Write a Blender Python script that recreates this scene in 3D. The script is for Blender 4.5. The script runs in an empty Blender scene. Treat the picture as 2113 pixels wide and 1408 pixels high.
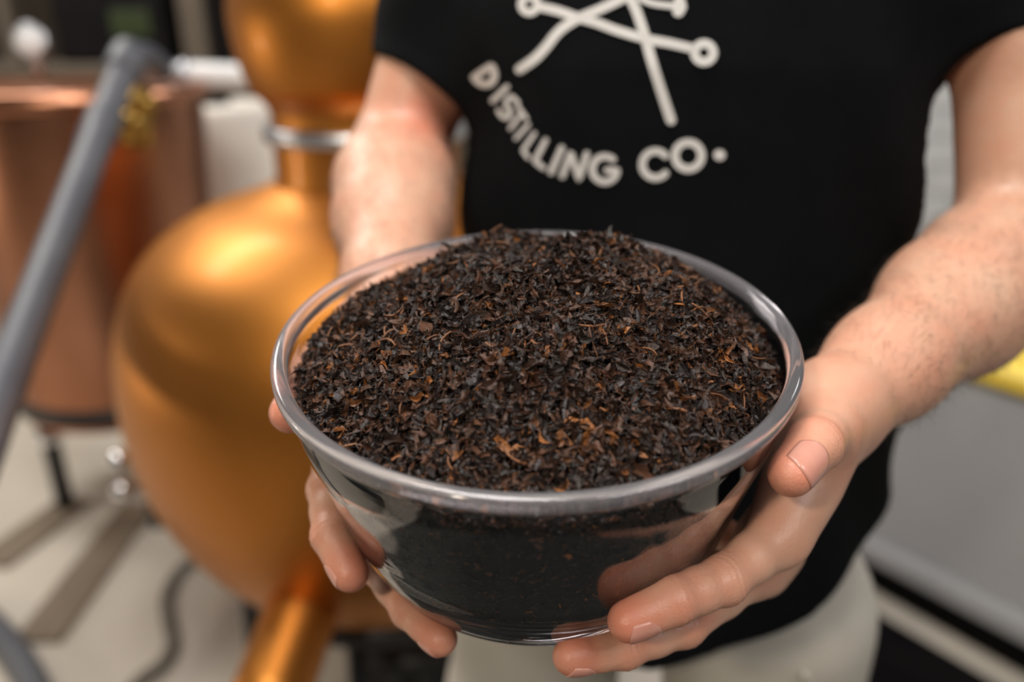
import bpy, bmesh, math, random
import numpy as np
from mathutils import Vector, Matrix
from mathutils.bvhtree import BVHTree

random.seed(7); rng = np.random.default_rng(7)
S = bpy.context.scene
COL = S.collection

# ------------------------------------------------------------------ camera, world, lights, exposure
LENS, SENSOR, IW, IH = 28.0, 36.0, 2113.0, 1408.0
FPX = IW * LENS / SENSOR
PITCH = math.radians(22.0)
CAM = np.array([0.0, 0.0, 1.35])
FW = np.array([0, math.cos(PITCH), -math.sin(PITCH)])
UP = np.array([0, math.sin(PITCH), math.cos(PITCH)])
RT = np.array([1.0, 0, 0])

def P(px, py, d):
    """world point seen at a photograph pixel, d metres along the optical axis"""
    return CAM + d * (FW + RT * (px - IW / 2) / FPX + UP * (IH / 2 - py) / FPX)

cam_data = bpy.data.cameras.new('camera')
cam = bpy.data.objects.new('camera', cam_data)
COL.objects.link(cam)
cam.location = CAM
cam.rotation_euler = (math.pi / 2 - PITCH, 0, 0)
cam_data.lens = LENS
cam_data.sensor_width = SENSOR
cam_data.clip_start = 0.02
cam_data.dof.use_dof = True
cam_data.dof.focus_distance = 0.355
cam_data.dof.aperture_fstop = 2.8
S.camera = cam

S.view_settings.view_transform = 'Standard'
S.view_settings.look = 'None'
S.view_settings.gamma = 1.0
S.view_settings.use_curve_mapping = False
S.view_settings.exposure = 0.0
S.cycles.max_bounces = 14
S.cycles.transmission_bounces = 14
S.cycles.glossy_bounces = 6
S.cycles.diffuse_bounces = 4

world = bpy.data.worlds.new('room_ambience')
S.world = world
world.use_nodes = True
world.node_tree.nodes['Background'].inputs[0].default_value = (0.80, 0.86, 1.0, 1)
world.node_tree.nodes['Background'].inputs[1].default_value = 0.06

def area_light(name, loc, target, size, energy, color):
    l = bpy.data.lights.new(name, 'AREA')
    l.shape = 'RECTANGLE'; l.size, l.size_y = size; l.energy = energy; l.color = color
    o = bpy.data.objects.new(name, l); COL.objects.link(o)
    o.location = loc
    o.rotation_euler = (Vector(target) - Vector(loc)).to_track_quat('-Z', 'Y').to_euler()
    return o
area_light('ceiling_panel_light', (-0.25, 0.25, 2.9), (0.0, 0.35, 0), (1.2, 0.6), 44, (1.0, 0.97, 0.93))
area_light('ceiling_panel_light', (1.2, -0.9, 2.9), (0.9, -0.2, 0), (1.2, 0.6), 29, (1.0, 0.97, 0.94))
area_light('ceiling_panel_light', (-2.0, 2.5, 2.9), (-1.7, 2.0, 0), (1.2, 0.6), 54, (1.0, 0.95, 0.88))
area_light('ceiling_panel_light', (1.6, 2.4, 2.9), (1.5, 2.3, 0), (1.2, 0.6), 52, (1.0, 0.97, 0.94))
area_light('spot_lamp', (-2.9, 1.08, 0.83), (-0.5, 1.2, 0.85), (0.16, 0.16), 7, (1.0, 0.86, 0.66))
area_light('spot_lamp', (-0.75, -0.9, 2.2), (-0.3, 1.5, 0.8), (0.12, 0.12), 15, (1.0, 0.88, 0.70))

# ------------------------------------------------------------------ materials
def new_mat(name):
    m = bpy.data.materials.new(name); m.use_nodes = True
    nt = m.node_tree
    return m, nt, nt.nodes['Principled BSDF']

def mat(name, color, rough=0.5, metal=0.0, noise=None, bump=None, color2=None, rough2=None, spec=None, stretch=None, coat=0):
    """procedural material: noise = scale of colour mottling to color2, bump = (scale, strength)"""
    m, nt, b = new_mat(name)
    b.inputs['Base Color'].default_value = (*color, 1)
    b.inputs['Roughness'].default_value = rough
    b.inputs['Metallic'].default_value = metal
    if coat: b.inputs['Coat Weight'].default_value = coat; b.inputs['Coat Roughness'].default_value = 0.10
    if spec is not None: b.inputs['Specular IOR Level'].default_value = spec
    tc = nt.nodes.new('ShaderNodeTexCoord')
    mp = nt.nodes.new('ShaderNodeMapping')
    if stretch: mp.inputs['Scale'].default_value = stretch
    nt.links.new(tc.outputs['Object'], mp.inputs[0])
    if noise:
        n = nt.nodes.new('ShaderNodeTexNoise'); n.inputs['Scale'].default_value = noise; n.inputs['Detail'].default_value = 5
        nt.links.new(mp.outputs[0], n.inputs['Vector'])
        r = nt.nodes.new('ShaderNodeValToRGB')
        r.color_ramp.elements[0].position = 0.3; r.color_ramp.elements[1].position = 0.7
        r.color_ramp.elements[0].color = (*color, 1); r.color_ramp.elements[1].color = (*(color2 or color), 1)
        nt.links.new(n.outputs['Fac'], r.inputs[0]); nt.links.new(r.outputs[0], b.inputs['Base Color'])
        if rough2 is not None:
            mr = nt.nodes.new('ShaderNodeMapRange'); mr.inputs[3].default_value = rough; mr.inputs[4].default_value = rough2
            nt.links.new(n.outputs['Fac'], mr.inputs[0]); nt.links.new(mr.outputs[0], b.inputs['Roughness'])
    if bump:
        n2 = nt.nodes.new('ShaderNodeTexNoise'); n2.inputs['Scale'].default_value = bump[0]; n2.inputs['Detail'].default_value = 4
        nt.links.new(mp.outputs[0], n2.inputs['Vector'])
        bp = nt.nodes.new('ShaderNodeBump'); bp.inputs['Strength'].default_value = bump[1]; bp.inputs['Distance'].default_value = 0.002
        nt.links.new(n2.outputs['Fac'], bp.inputs['Height']); nt.links.new(bp.outputs[0], b.inputs['Normal'])
    return m

M = {}
M['copper'] = mat('golden_copper', (0.44, 0.165, 0.027), 0.38, 1, 2.2, (6, 0.12), (0.54, 0.215, 0.043), 0.52, coat=0.06)
M['copper_red'] = mat('rose_copper', (0.36, 0.155, 0.085), 0.28, 1, 3.0, (5, 0.06), (0.52, 0.25, 0.155), 0.36)
M['brass'] = mat('brass', (0.50, 0.31, 0.08), 0.42, 1, 9, None, (0.42, 0.25, 0.06))
M['steel'] = mat('brushed_steel', (0.62, 0.63, 0.66), 0.32, 1, 12, None, (0.5, 0.51, 0.54))
M['chrome'] = mat('polished_chrome', (0.85, 0.86, 0.88), 0.08, 1)
M['grey_pipe'] = mat('grey_painted_pipe', (0.075, 0.079, 0.095), 0.5, 0, 6, None, (0.105, 0.11, 0.125))
M['dark_steel'] = mat('blackened_steel', (0.02, 0.02, 0.022), 0.45, 0.3, 8, None, (0.035, 0.034, 0.034))
M['black'] = mat('black_casing', (0.004, 0.003, 0.004), 0.8, 0, 8, None, (0.008, 0.007, 0.007), spec=0.12)
M['floor'] = mat('beige_concrete', (0.50, 0.445, 0.37), 0.55, 0, 1.6, (14, 0.15), (0.62, 0.565, 0.49))
M['wall_dark'] = mat('brown_grey_plaster', (0.055, 0.045, 0.036), 0.8, 0, 3, (40, 0.2), (0.085, 0.07, 0.056))
M['wall_white'] = mat('white_painted_brick', (0.74, 0.74, 0.73), 0.6, 0, 7, (60, 0.3), (0.82, 0.82, 0.81))
M['wall_plain'] = mat('pale_plaster', (0.42, 0.40, 0.37), 0.85, 0, 2, (50, 0.2), (0.47, 0.45, 0.42))
M['mat'] = mat('dark_grey_reflection_sheet', (0.030, 0.034, 0.033), 0.85, 0, 5, (120, 0.3), (0.042, 0.046, 0.043), spec=0.15)  # for the added floor sheet mirrored in the bowl
M['mortar'] = mat('pale_mortar', (0.50, 0.50, 0.49), 0.9, 0, 30, (80, 0.3), (0.58, 0.58, 0.57))
M['cream'] = mat('cream_plastic', (0.84, 0.77, 0.68), 0.5, 0, 5, None, (0.88, 0.82, 0.74))
M['grey_panel'] = mat('grey_enamel_panel', (0.34, 0.34, 0.345), 0.45, 0, 3, None, (0.38, 0.38, 0.385))
M['yellow'] = mat('yellow_paint', (0.80, 0.56, 0.05), 0.45, 0, 8, None, (0.86, 0.62, 0.09))
M['orange'] = mat('orange_paint', (0.65, 0.25, 0.03), 0.5, 0, 8, None, (0.7, 0.3, 0.05))
M['rubber'] = mat('grey_rubber_hose', (0.13, 0.115, 0.095), 0.55, 0, 14, None, (0.17, 0.15, 0.125))
M['white_disc'] = mat('white_enamel', (0.85, 0.85, 0.86), 0.35, 0, 5, None, (0.9, 0.9, 0.9))
M['shirt'] = mat('black_cotton', (0.0022, 0.0026, 0.0034), 0.85, 0, 30, (1400, 0.5), (0.0034, 0.0040, 0.0050), spec=0.10)
M['print'] = mat('white_shirt_print', (0.62, 0.60, 0.58), 0.8, 0, 60, (1600, 0.3), (0.70, 0.68, 0.66))
M['chino'] = mat('beige_chino_cotton', (0.50, 0.465, 0.40), 0.85, 0, 12, (900, 0.5), (0.57, 0.53, 0.47))
M['shoe'] = mat('brown_leather', (0.05, 0.028, 0.016), 0.5, 0, 20, (200, 0.2), (0.07, 0.04, 0.02))
M['sole'] = mat('dark_rubber_sole', (0.02, 0.02, 0.02), 0.7, 0, 20, None, (0.03, 0.03, 0.03))
M['hair'] = mat('dark_brown_hair', (0.022, 0.014, 0.009), 0.5, 0, 40, (120, 0.8), (0.035, 0.022, 0.014))
M['nail'] = mat('fingernail', (0.54, 0.235, 0.175), 0.25, 0, 90, None, (0.60, 0.29, 0.225), coat=0.2)
M['twig'] = mat('dry_tea_stem', (0.10, 0.040, 0.016), 0.6, 0, 160, (900, 0.5), (0.24, 0.095, 0.035))
M['green_led'] = mat('green_display', (0.006, 0.010, 0.002), 0.5)
_b = M['green_led'].node_tree.nodes['Principled BSDF']
_b.inputs['Emission Color'].default_value = (0.10, 0.17, 0.01, 1); _b.inputs['Emission Strength'].default_value = 0.10

# skin: reddish tips and knuckles come from a vertex attribute, pores and creases from bump
def make_skin():
    m, nt, b = new_mat('skin')
    N, L = nt.nodes, nt.links
    tc = N.new('ShaderNodeTexCoord')
    at = N.new('ShaderNodeAttribute'); at.attribute_name = 'flush'
    n1 = N.new('ShaderNodeTexNoise'); n1.inputs['Scale'].default_value = 38; n1.inputs['Detail'].default_value = 6
    L.new(tc.outputs['Object'], n1.inputs['Vector'])
    add = N.new('ShaderNodeMath'); add.operation = 'MULTIPLY_ADD'; add.inputs[1].default_value = 0.68; 
    L.new(n1.outputs['Fac'], add.inputs[0]); L.new(at.outputs['Fac'], add.inputs[2])
    r = N.new('ShaderNodeValToRGB')
    e = r.color_ramp.elements
    e[0].position = 0.12; e[0].color = (0.58, 0.365, 0.255, 1)
    e[1].position = 1.0; e[1].color = (0.58, 0.175, 0.105, 1)
    x = r.color_ramp.elements.new(0.50); x.color = (0.58, 0.285, 0.19, 1)
    L.new(add.outputs[0], r.inputs[0]); L.new(r.outputs[0], b.inputs['Base Color'])
    b.inputs['Roughness'].default_value = 0.43
    b.inputs['Subsurface Weight'].default_value = 0.14
    b.inputs['Subsurface Radius'].default_value = (1.0, 0.35, 0.2)
    b.inputs['Subsurface Scale'].default_value = 0.004
    v = N.new('ShaderNodeTexVoronoi'); v.inputs['Scale'].default_value = 900
    n2 = N.new('ShaderNodeTexNoise'); n2.inputs['Scale'].default_value = 260; n2.inputs['Detail'].default_value = 4
    L.new(tc.outputs['Object'], v.inputs['Vector']); L.new(tc.outputs['Object'], n2.inputs['Vector'])
    mx = N.new('ShaderNodeMath'); mx.operation = 'MULTIPLY_ADD'; mx.inputs[1].default_value = 0.4
    L.new(v.outputs['Distance'], mx.inputs[0]); L.new(n2.outputs['Fac'], mx.inputs[2])
    bp = N.new('ShaderNodeBump'); bp.inputs['Strength'].default_value = 0.28; bp.inputs['Distance'].default_value = 0.001
    L.new(mx.outputs[0], bp.inputs['Height']); L.new(bp.outputs[0], b.inputs['Normal'])
    return m
M['skin'] = make_skin()

def make_glass(name='clear_glass', rough=0.0, col=(0.97, 0.965, 0.97, 1), milk=0.0):
    m, nt, b = new_mat(name)
    nt.nodes.remove(b)
    g = nt.nodes.new('ShaderNodeBsdfGlass'); g.inputs['IOR'].default_value = 1.49; g.inputs['Roughness'].default_value = rough
    g.inputs['Color'].default_value = col
    tc = nt.nodes.new('ShaderNodeTexCoord')
    n = nt.nodes.new('ShaderNodeTexNoise'); n.inputs['Scale'].default_value = 30
    nt.links.new(tc.outputs['Object'], n.inputs['Vector'])
    bp = nt.nodes.new('ShaderNodeBump'); bp.inputs['Strength'].default_value = 0.04; bp.inputs['Distance'].default_value = 0.002
    nt.links.new(n.outputs['Fac'], bp.inputs['Height']); nt.links.new(bp.outputs[0], g.inputs['Normal'])
    out = g.outputs[0]
    if milk:
        df = nt.nodes.new('ShaderNodeBsdfDiffuse'); df.inputs['Color'].default_value = (.80, .78, .82, 1)
        mx = nt.nodes.new('ShaderNodeMixShader'); mx.inputs[0].default_value = milk
        nt.links.new(g.outputs[0], mx.inputs[1]); nt.links.new(df.outputs[0], mx.inputs[2]); out = mx.outputs[0]
    nt.links.new(out, nt.nodes['Material Output'].inputs[0])
    return m
M['glass'] = make_glass()
M['ground_glass'] = make_glass('ground_glass_rim', .10, (.93, .915, .94, 1), .09)

def make_tea():
    m, nt, b = new_mat('black_tea_leaf')
    at = nt.nodes.new('ShaderNodeAttribute'); at.attribute_name = 'leafcol'
    nt.links.new(at.outputs['Color'], b.inputs['Base Color'])
    b.inputs['Roughness'].default_value = 0.48
    b.inputs['Specular IOR Level'].default_value = 0.35
    tc = nt.nodes.new('ShaderNodeTexCoord')
    n = nt.nodes.new('ShaderNodeTexNoise'); n.inputs['Scale'].default_value = 900; n.inputs['Detail'].default_value = 3
    nt.links.new(tc.outputs['Object'], n.inputs['Vector'])
    bp = nt.nodes.new('ShaderNodeBump'); bp.inputs['Strength'].default_value = 0.7; bp.inputs['Distance'].default_value = 0.0006
    nt.links.new(n.outputs['Fac'], bp.inputs['Height']); nt.links.new(bp.outputs[0], b.inputs['Normal'])
    return m
M['tea'] = make_tea()

# ------------------------------------------------------------------ mesh helpers
def link(name, me, m, parent=None):
    o = bpy.data.objects.new(name, me); COL.objects.link(o)
    if m is not None and not me.materials: me.materials.append(m)
    if parent is not None: attach(o, parent)
    return o

def attach(o, parent):
    """parts are modelled in world coordinates: undo the parent's base location"""
    o.parent = parent
    root = parent
    while root.parent is not None: root = root.parent
    if parent is root:
        o.matrix_parent_inverse = Matrix.Translation(-Vector(root.location))

def mesh(name, verts, faces, m, parent=None, smooth=True):
    me = bpy.data.meshes.new(name)
    me.from_pydata([tuple(map(float, v)) for v in verts], [], [tuple(map(int, f)) for f in faces])
    me.update()
    if smooth: me.polygons.foreach_set('use_smooth', [True] * len(me.polygons))
    return link(name, me, m, parent)

def np_mesh(name, V, F, m, parent=None, smooth=True):
    """V (n,3) float, F (k,4) or (k,3) int"""
    me = bpy.data.meshes.new(name)
    k = F.shape[1]
    me.vertices.add(len(V)); me.vertices.foreach_set('co', V.astype(np.float32).ravel())
    me.loops.add(F.size); me.loops.foreach_set('vertex_index', F.astype(np.int32).ravel())
    me.polygons.add(len(F)); me.polygons.foreach_set('loop_start', np.arange(0, F.size, k, dtype=np.int32))
    me.polygons.foreach_set('use_smooth', np.full(len(F), smooth))
    me.update(calc_edges=True); me.validate()
    return link(name, me, m, parent)

def empty(name, loc, label=None, cat=None, group=None):
    o = bpy.data.objects.new(name, None); COL.objects.link(o); o.location = loc
    o.empty_display_size = 0.05
    tag(o, label, cat, group)
    return o

def tag(o, label=None, cat=None, group=None, kind=None):
    if label: o['label'] = label
    if cat: o['category'] = cat
    if group: o['group'] = group
    if kind: o['kind'] = kind
    return o

def basis(d):
    d = np.asarray(d, float); d = d / np.linalg.norm(d)
    a = np.array([0, 0, 1.0]) if abs(d[2]) < 0.9 else np.array([1.0, 0, 0])
    u = np.cross(a, d); u /= np.linalg.norm(u)
    return u, np.cross(d, u), d

def lathe_data(profile, seg=64, closed=False):
    """profile: (r, z) list; r = 0 ends become poles"""
    V, F, rows = [], [], []
    for r, z in profile:
        if r < 1e-7: rows.append([len(V)]); V.append((0, 0, z))
        else:
            rows.append(list(range(len(V), len(V) + seg)))
            V += [(r * math.cos(2 * math.pi * i / seg), r * math.sin(2 * math.pi * i / seg), z) for i in range(seg)]
    prs = list(zip(rows[:-1], rows[1:])) + ([(rows[-1], rows[0])] if closed else [])
    for a, b in prs:
        for i in range(seg):
            j = (i + 1) % seg
            if len(a) == 1 and len(b) == 1: continue
            if len(a) == 1: F.append((a[0], b[j], b[i]))
            elif len(b) == 1: F.append((a[i], a[j], b[0]))
            else: F.append((a[i], a[j], b[j], b[i]))
    return np.array(V, float), F

def smooth_profile(pts, n=8):
    """Catmull-Rom through (r, z) points"""
    p = np.array(pts, float); q = np.vstack([2 * p[0] - p[1], p, 2 * p[-1] - p[-2]]); out = []
    for i in range(1, len(q) - 2):
        for t in np.linspace(0, 1, n, endpoint=False):
            a, b, c, d = q[i - 1], q[i], q[i + 1], q[i + 2]
            out.append(0.5 * (2 * b + (c - a) * t + (2 * a - 5 * b + 4 * c - d) * t * t + (3 * b - a - 3 * c + d) * t ** 3))
    out.append(p[-1])
    return [(max(0.0, float(r)), float(z)) for r, z in out]

def lathe(name, profile, m, parent=None, loc=(0, 0, 0), axis=(0, 0, 1), seg=64, closed=False):
    V, F = lathe_data(profile, seg, closed)
    u, v, w = basis(axis)
    V = V[:, :1] * u + V[:, 1:2] * v + V[:, 2:] * w + np.asarray(loc)
    return mesh(name, V, F, m, parent)

def spline(pts, n=10):
    p = np.array(pts, float)
    if len(p) < 3: return p[0] + (p[1] - p[0]) * np.linspace(0, 1, n)[:, None]
    q = np.vstack([2 * p[0] - p[1], p, 2 * p[-1] - p[-2]]); out = []
    for i in range(1, len(q) - 2):
        for t in np.linspace(0, 1, n, endpoint=False):
            a, b, c, d = q[i - 1], q[i], q[i + 1], q[i + 2]
            out.append(0.5 * (2 * b + (c - a) * t + (2 * a - 5 * b + 4 * c - d) * t * t + (3 * b - a - 3 * c + d) * t ** 3))
    out.append(p[-1])
    return np.array(out)

def tube_data(pts, r, seg=16):
    pts = np.asarray(pts, float); n = len(pts)
    rr = np.full(n, r) if np.isscalar(r) else np.interp(np.linspace(0, 1, n), np.linspace(0, 1, len(r)), r)
    T = np.gradient(pts, axis=0); T /= np.linalg.norm(T, axis=1)[:, None]
    u, v, _ = basis(T[0]); V, F = [], []
    for i in range(n):
        u = u - T[i] * (u @ T[i]); u /= np.linalg.norm(u); v = np.cross(T[i], u)
        for k in range(seg):
            a = 2 * math.pi * k / seg
            V.append(pts[i] + rr[i] * (math.cos(a) * u + math.sin(a) * v))
    for i in range(n - 1):
        for k in range(seg):
            l = (k + 1) % seg
            F.append((i * seg + k, i * seg + l, (i + 1) * seg + l, (i + 1) * seg + k))
    V.append(pts[0]); V.append(pts[-1])
    for k in range(seg):
        l = (k + 1) % seg
        F.append((len(V) - 2, l, k)); F.append((len(V) - 1, (n - 1) * seg + k, (n - 1) * seg + l))
    return V, F

def tube(name, pts, r, m, parent=None, seg=16):
    V, F = tube_data(pts, r, seg)
    return mesh(name, V, F, m, parent)

def box(name, center, size, m, parent=None, rot=0.0, bevel=0.01, seg=2):
    bm = bmesh.new()
    bmesh.ops.create_cube(bm, size=1)
    bmesh.ops.scale(bm, vec=size, verts=bm.verts)
    if bevel: bmesh.ops.bevel(bm, geom=list(bm.edges), offset=bevel, segments=seg, affect='EDGES', profile=0.5)
    bmesh.ops.rotate(bm, cent=(0, 0, 0), matrix=Matrix.Rotation(rot, 3, 'Z'), verts=bm.verts)
    bmesh.ops.translate(bm, vec=tuple(map(float, center)), verts=bm.verts)
    me = bpy.data.meshes.new(name); bm.to_mesh(me); bm.free()
    return link(name, me, m, parent)

# ------------------------------------------------------------------ signed-distance modelling kit
class Grid:
    def __init__(s, lo, hi, h):
        s.lo = np.array(lo, float); s.h = h
        s.n = np.ceil((np.array(hi) - s.lo) / h).astype(int) + 1
    def sl(s, lo, hi):
        a = np.clip(np.floor((np.array(lo) - s.lo) / s.h).astype(int), 0, s.n)
        b = np.clip(np.ceil((np.array(hi) - s.lo) / s.h).astype(int) + 1, 0, s.n)
        return tuple(slice(int(i), int(j)) for i, j in zip(a, b))
    def xyz(s, sl):
        ax = [s.lo[i] + s.h * np.arange(sl[i].start, sl[i].stop) for i in range(3)]
        return (ax[0][:, None, None].astype(np.float32), ax[1][None, :, None].astype(np.float32), ax[2][None, None, :].astype(np.float32))
    def new(s): return np.full(tuple(s.n), 0.06, np.float32)

def smin(a, b, k):
    if k <= 0: return np.minimum(a, b)
    h = np.maximum(k - np.abs(a - b), 0) / k
    return np.minimum(a, b) - h * h * k * 0.25

def sd_cone(X, a, b, ra, rb):
    """round cone between a (radius ra) and b (radius rb)"""
    a = np.asarray(a, np.float32); b = np.asarray(b, np.float32)
    ba = b - a; l2 = float(ba @ ba)
    px, py, pz = X[0] - a[0], X[1] - a[1], X[2] - a[2]
    y = px * ba[0] + py * ba[1] + pz * ba[2]
    t = np.clip(y / l2, 0, 1)
    # shift t for the slant so that the taper stays tangent
    d2 = (px - ba[0] * t) ** 2 + (py - ba[1] * t) ** 2 + (pz - ba[2] * t) ** 2
    sl = (ra - rb) / math.sqrt(l2)
    d = np.sqrt(np.maximum(d2, 1e-12))
    t2 = np.clip(y / l2 - d * sl / math.sqrt(l2), 0, 1)
    d2 = (px - ba[0] * t2) ** 2 + (py - ba[1] * t2) ** 2 + (pz - ba[2] * t2) ** 2
    return np.sqrt(d2) - (ra + (rb - ra) * t2)

def sd_ell(X, c, R, r):
    """ellipsoid, R rows = axes, r = radii"""
    px, py, pz = X[0] - c[0], X[1] - c[1], X[2] - c[2]
    k0 = k1 = 0
    for i in range(3):
        q = px * R[i][0] + py * R[i][1] + pz * R[i][2]
        k0 = k0 + (q / r[i]) ** 2; k1 = k1 + (q / r[i] ** 2) ** 2
    k0 = np.sqrt(k0); k1 = np.sqrt(k1) + 1e-9
    return k0 * (k0 - 1) / k1

def add_prim(G, A, prim, k, pad=0.02):
    kind = prim[0]
    if kind == 'cone':
        _, a, b, ra, rb = prim; r = max(ra, rb) + pad
        sl = G.sl(np.minimum(a, b) - r, np.maximum(a, b) + r)
    else:
        _, c, R, rad = prim; r = max(rad) + pad; sl = G.sl(np.array(c) - r, np.array(c) + r)
    if any(s.stop - s.start < 1 for s in sl): return
    X = G.xyz(sl)
    d = sd_cone(X, *prim[1:]) if kind == 'cone' else sd_ell(X, *prim[1:])
    A[sl] = smin(A[sl], d, k)

def surface_nets(A, G):
    s = A < 0
    c = np.zeros(tuple(np.array(A.shape) - 1), np.uint8)
    for i in (0, 1):
        for j in (0, 1):
            for k in (0, 1):
                c += s[i:s.shape[0] - 1 + i, j:s.shape[1] - 1 + j, k:s.shape[2] - 1 + k]
    I = np.argwhere((c > 0) & (c < 8))
    idx = np.full(c.shape, -1, np.int32); idx[tuple(I.T)] = np.arange(len(I))
    acc = np.zeros((len(I), 3)); cnt = np.zeros(len(I))
    corners = [(i, j, k) for i in (0, 1) for j in (0, 1) for k in (0, 1)]
    val = {o: A[I[:, 0] + o[0], I[:, 1] + o[1], I[:, 2] + o[2]] for o in corners}
    for o in corners:
        for ax in range(3):
            if o[ax]: continue
            q = list(o); q[ax] = 1; q = tuple(q)
            va, vb = val[o], val[q]; m = (va < 0) != (vb < 0)
            t = va[m] / (va[m] - vb[m])
            p = np.tile(np.array(o, float), (m.sum(), 1)); p[:, ax] = t
            acc[m] += p; cnt[m] += 1
    V = G.lo + G.h * (I + acc / cnt[:, None])
    F = []
    for ax in range(3):
        a1, a2 = (ax + 1) % 3, (ax + 2) % 3
        sa = [slice(None)] * 3; sb = [slice(None)] * 3
        sa[ax] = slice(0, -1); sb[ax] = slice(1, None)
        e = s[tuple(sa)] != s[tuple(sb)]
        E_ = np.argwhere(e)
        ok = (E_[:, a1] > 0) & (E_[:, a2] > 0) & (E_[:, a1] < c.shape[a1]) & (E_[:, a2] < c.shape[a2])
        E_ = E_[ok]
        def cell(d1, d2):
            q = E_.copy(); q[:, a1] -= d1; q[:, a2] -= d2
            return idx[q[:, 0], q[:, 1], q[:, 2]]
        f = np.stack([cell(1, 1), cell(0, 1), cell(0, 0), cell(1, 0)], 1)
        ins = s[E_[:, 0], E_[:, 1], E_[:, 2]]
        f[~ins] = f[~ins][:, ::-1]
        F.append(f)
    F = np.concatenate(F); F = F[(F >= 0).all(1)]
    return V, F

def compact(V, F):
    u, inv = np.unique(F, return_inverse=True)
    return V[u], inv.reshape(F.shape)

def relax(V, F, it=2, lam=0.5):
    e = np.concatenate([F[:, [0, 1]], F[:, [1, 2]], F[:, [2, 3]], F[:, [3, 0]]])
    for _ in range(it):
        acc = np.zeros_like(V); n = np.zeros(len(V))
        for ax in range(3):
            acc[:, ax] = np.bincount(e[:, 0], V[e[:, 1], ax], len(V)) + np.bincount(e[:, 1], V[e[:, 0], ax], len(V))
        n = np.bincount(e[:, 0], minlength=len(V)) + np.bincount(e[:, 1], minlength=len(V))
        V = V + lam * (acc / np.maximum(n, 1)[:, None] - V)
    return V

# ------------------------------------------------------------------ the setting
fl = box('floor', (0.0, 2.0, -0.05), (9, 9, 0.1), M['floor'], bevel=0); tag(fl, 'pale beige concrete workshop floor', kind='structure')
wb = box('wall_back', (-1.7, 5.05, 1.6), (5.6, 0.1, 3.2), M['wall_dark'], bevel=0); tag(wb, 'dark brown grey back wall behind the stills', kind='structure')

wl = box('wall_left', (-3.75, 1.6, 1.6), (0.1, 7.0, 3.2), M['wall_plain'], bevel=0); tag(wl, 'plain pale plaster wall at the far left', kind='structure')

# white brick wall behind the right elbow
def brick_wall():
    y0, x0, x1 = 4.6, 1.12, 4.2
    w = box('wall_right', ((x0 + x1) / 2, y0 + 0.06, 1.6), (x1 - x0, 0.1, 3.2), M['mortar'], bevel=0)
    tag(w, 'white painted brick wall behind the elbow', kind='structure')
    bw, bh, g = 0.30, 0.145, 0.014
    proto = None; k = 0
    for row in range(14):
        z = 0.10 + row * (bh + g) + bh / 2
        off = (row % 2) * (bw + g) / 2
        for i in range(8):
            x = x0 + 0.02 + off + i * (bw + g) + bw / 2
            if x + bw / 2 > x1: continue
            if proto is None:
                proto = box('brick', (0, 0, 0), (bw, 0.03, bh), M['wall_white'], bevel=0.006)
                o = proto
            else:
                o = proto.copy(); COL.objects.link(o)
            o.parent = w
            o.location = (x, y0 + 0.005 + random.uniform(-.003, .003), z)
brick_wall()

# ------------------------------------------------------------------ copper pot still
AX = np.array(P(784, 700, 1.51)); AX[2] = 0
def pot():
    t = empty('pot_still', AX, 'large round golden copper pot still with onion head behind the bowl', 'pot still')
    L = lambda n, p, m, seg=96, par=t: lathe(n, p, m, par, AX, seg=seg)
    L('belly', smooth_profile([(0, .30), (.16, .305), (.29, .355), (.39, .46), (.447, .60), (.462, .74), (.448, .86), (.398, .965), (.305, 1.035), (.205, 1.072), (.160, 1.092)], 8), M['copper'])
    L('seam_band', smooth_profile([(.4535, .792), (.4560, .795), (.4525, .812), (.4485, .815)], 4), M['copper'])
    L('neck', smooth_profile([(.166, 1.06), (.157, 1.10), (.155, 1.19)], 6), M['copper'])
    L('flange_ring', [(.15, 1.162), (.167, 1.162), (.171, 1.166), (.171, 1.184), (.167, 1.188), (.15, 1.188)], M['steel'])
    L('onion_head', smooth_profile([(.155, 1.19), (.158, 1.215), (.185, 1.25), (.203, 1.32), (.20, 1.39), (.155, 1.49), (.09, 1.56), (.06, 1.66), (.06, 1.9)], 8), M['copper'])
    L('stand_ring', [(.27, .325), (.31, .325), (.31, .36), (.27, .36)], M['dark_steel'], 64)
    for a in (200, 265, 330, 80, 140):
        r = math.radians(a); c = AX + np.array([.29 * math.cos(r), .29 * math.sin(r), 0])
        tube('leg', [c + [0, 0, .33], c + [0.02 * math.cos(r), .02 * math.sin(r), 0.0]], .020, M['dark_steel'], t, 12)
    # drain spout leaning out to the front left
    a, b = P(640, 1215, 1.30), P(545, 1475, 1.14)
    sp = tube('spout', spline([a + (a - b) * .15, a, b], 8), .058, M['copper'], t, 32)
    d = (b - a) / np.linalg.norm(b - a)
    lathe('spout_collar', [(.056, -.03), (.070, -.03), (.074, -.024), (.074, .012), (.070, .018), (.056, .018)], M['copper'], sp, a + d * .01, d, 40)
    # chrome sampling cocks on the left flank
    for i, (px, py, d0) in enumerate(((243, 950, 1.50), (252, 1012, 1.50))):
        c = P(px, py, d0)
        k = lathe('sampling_cock', smooth_profile([(0, -.018), (.014, -.014), (.019, 0), (.014, .014), (0, .018)], 4), M['chrome'], t, c, (0, -1, .2), 20)
        tube('stem', [c, c + np.array([.06, .03, .0])], .007, M['dark_steel'], k, 8)
    return t
pot()

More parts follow.
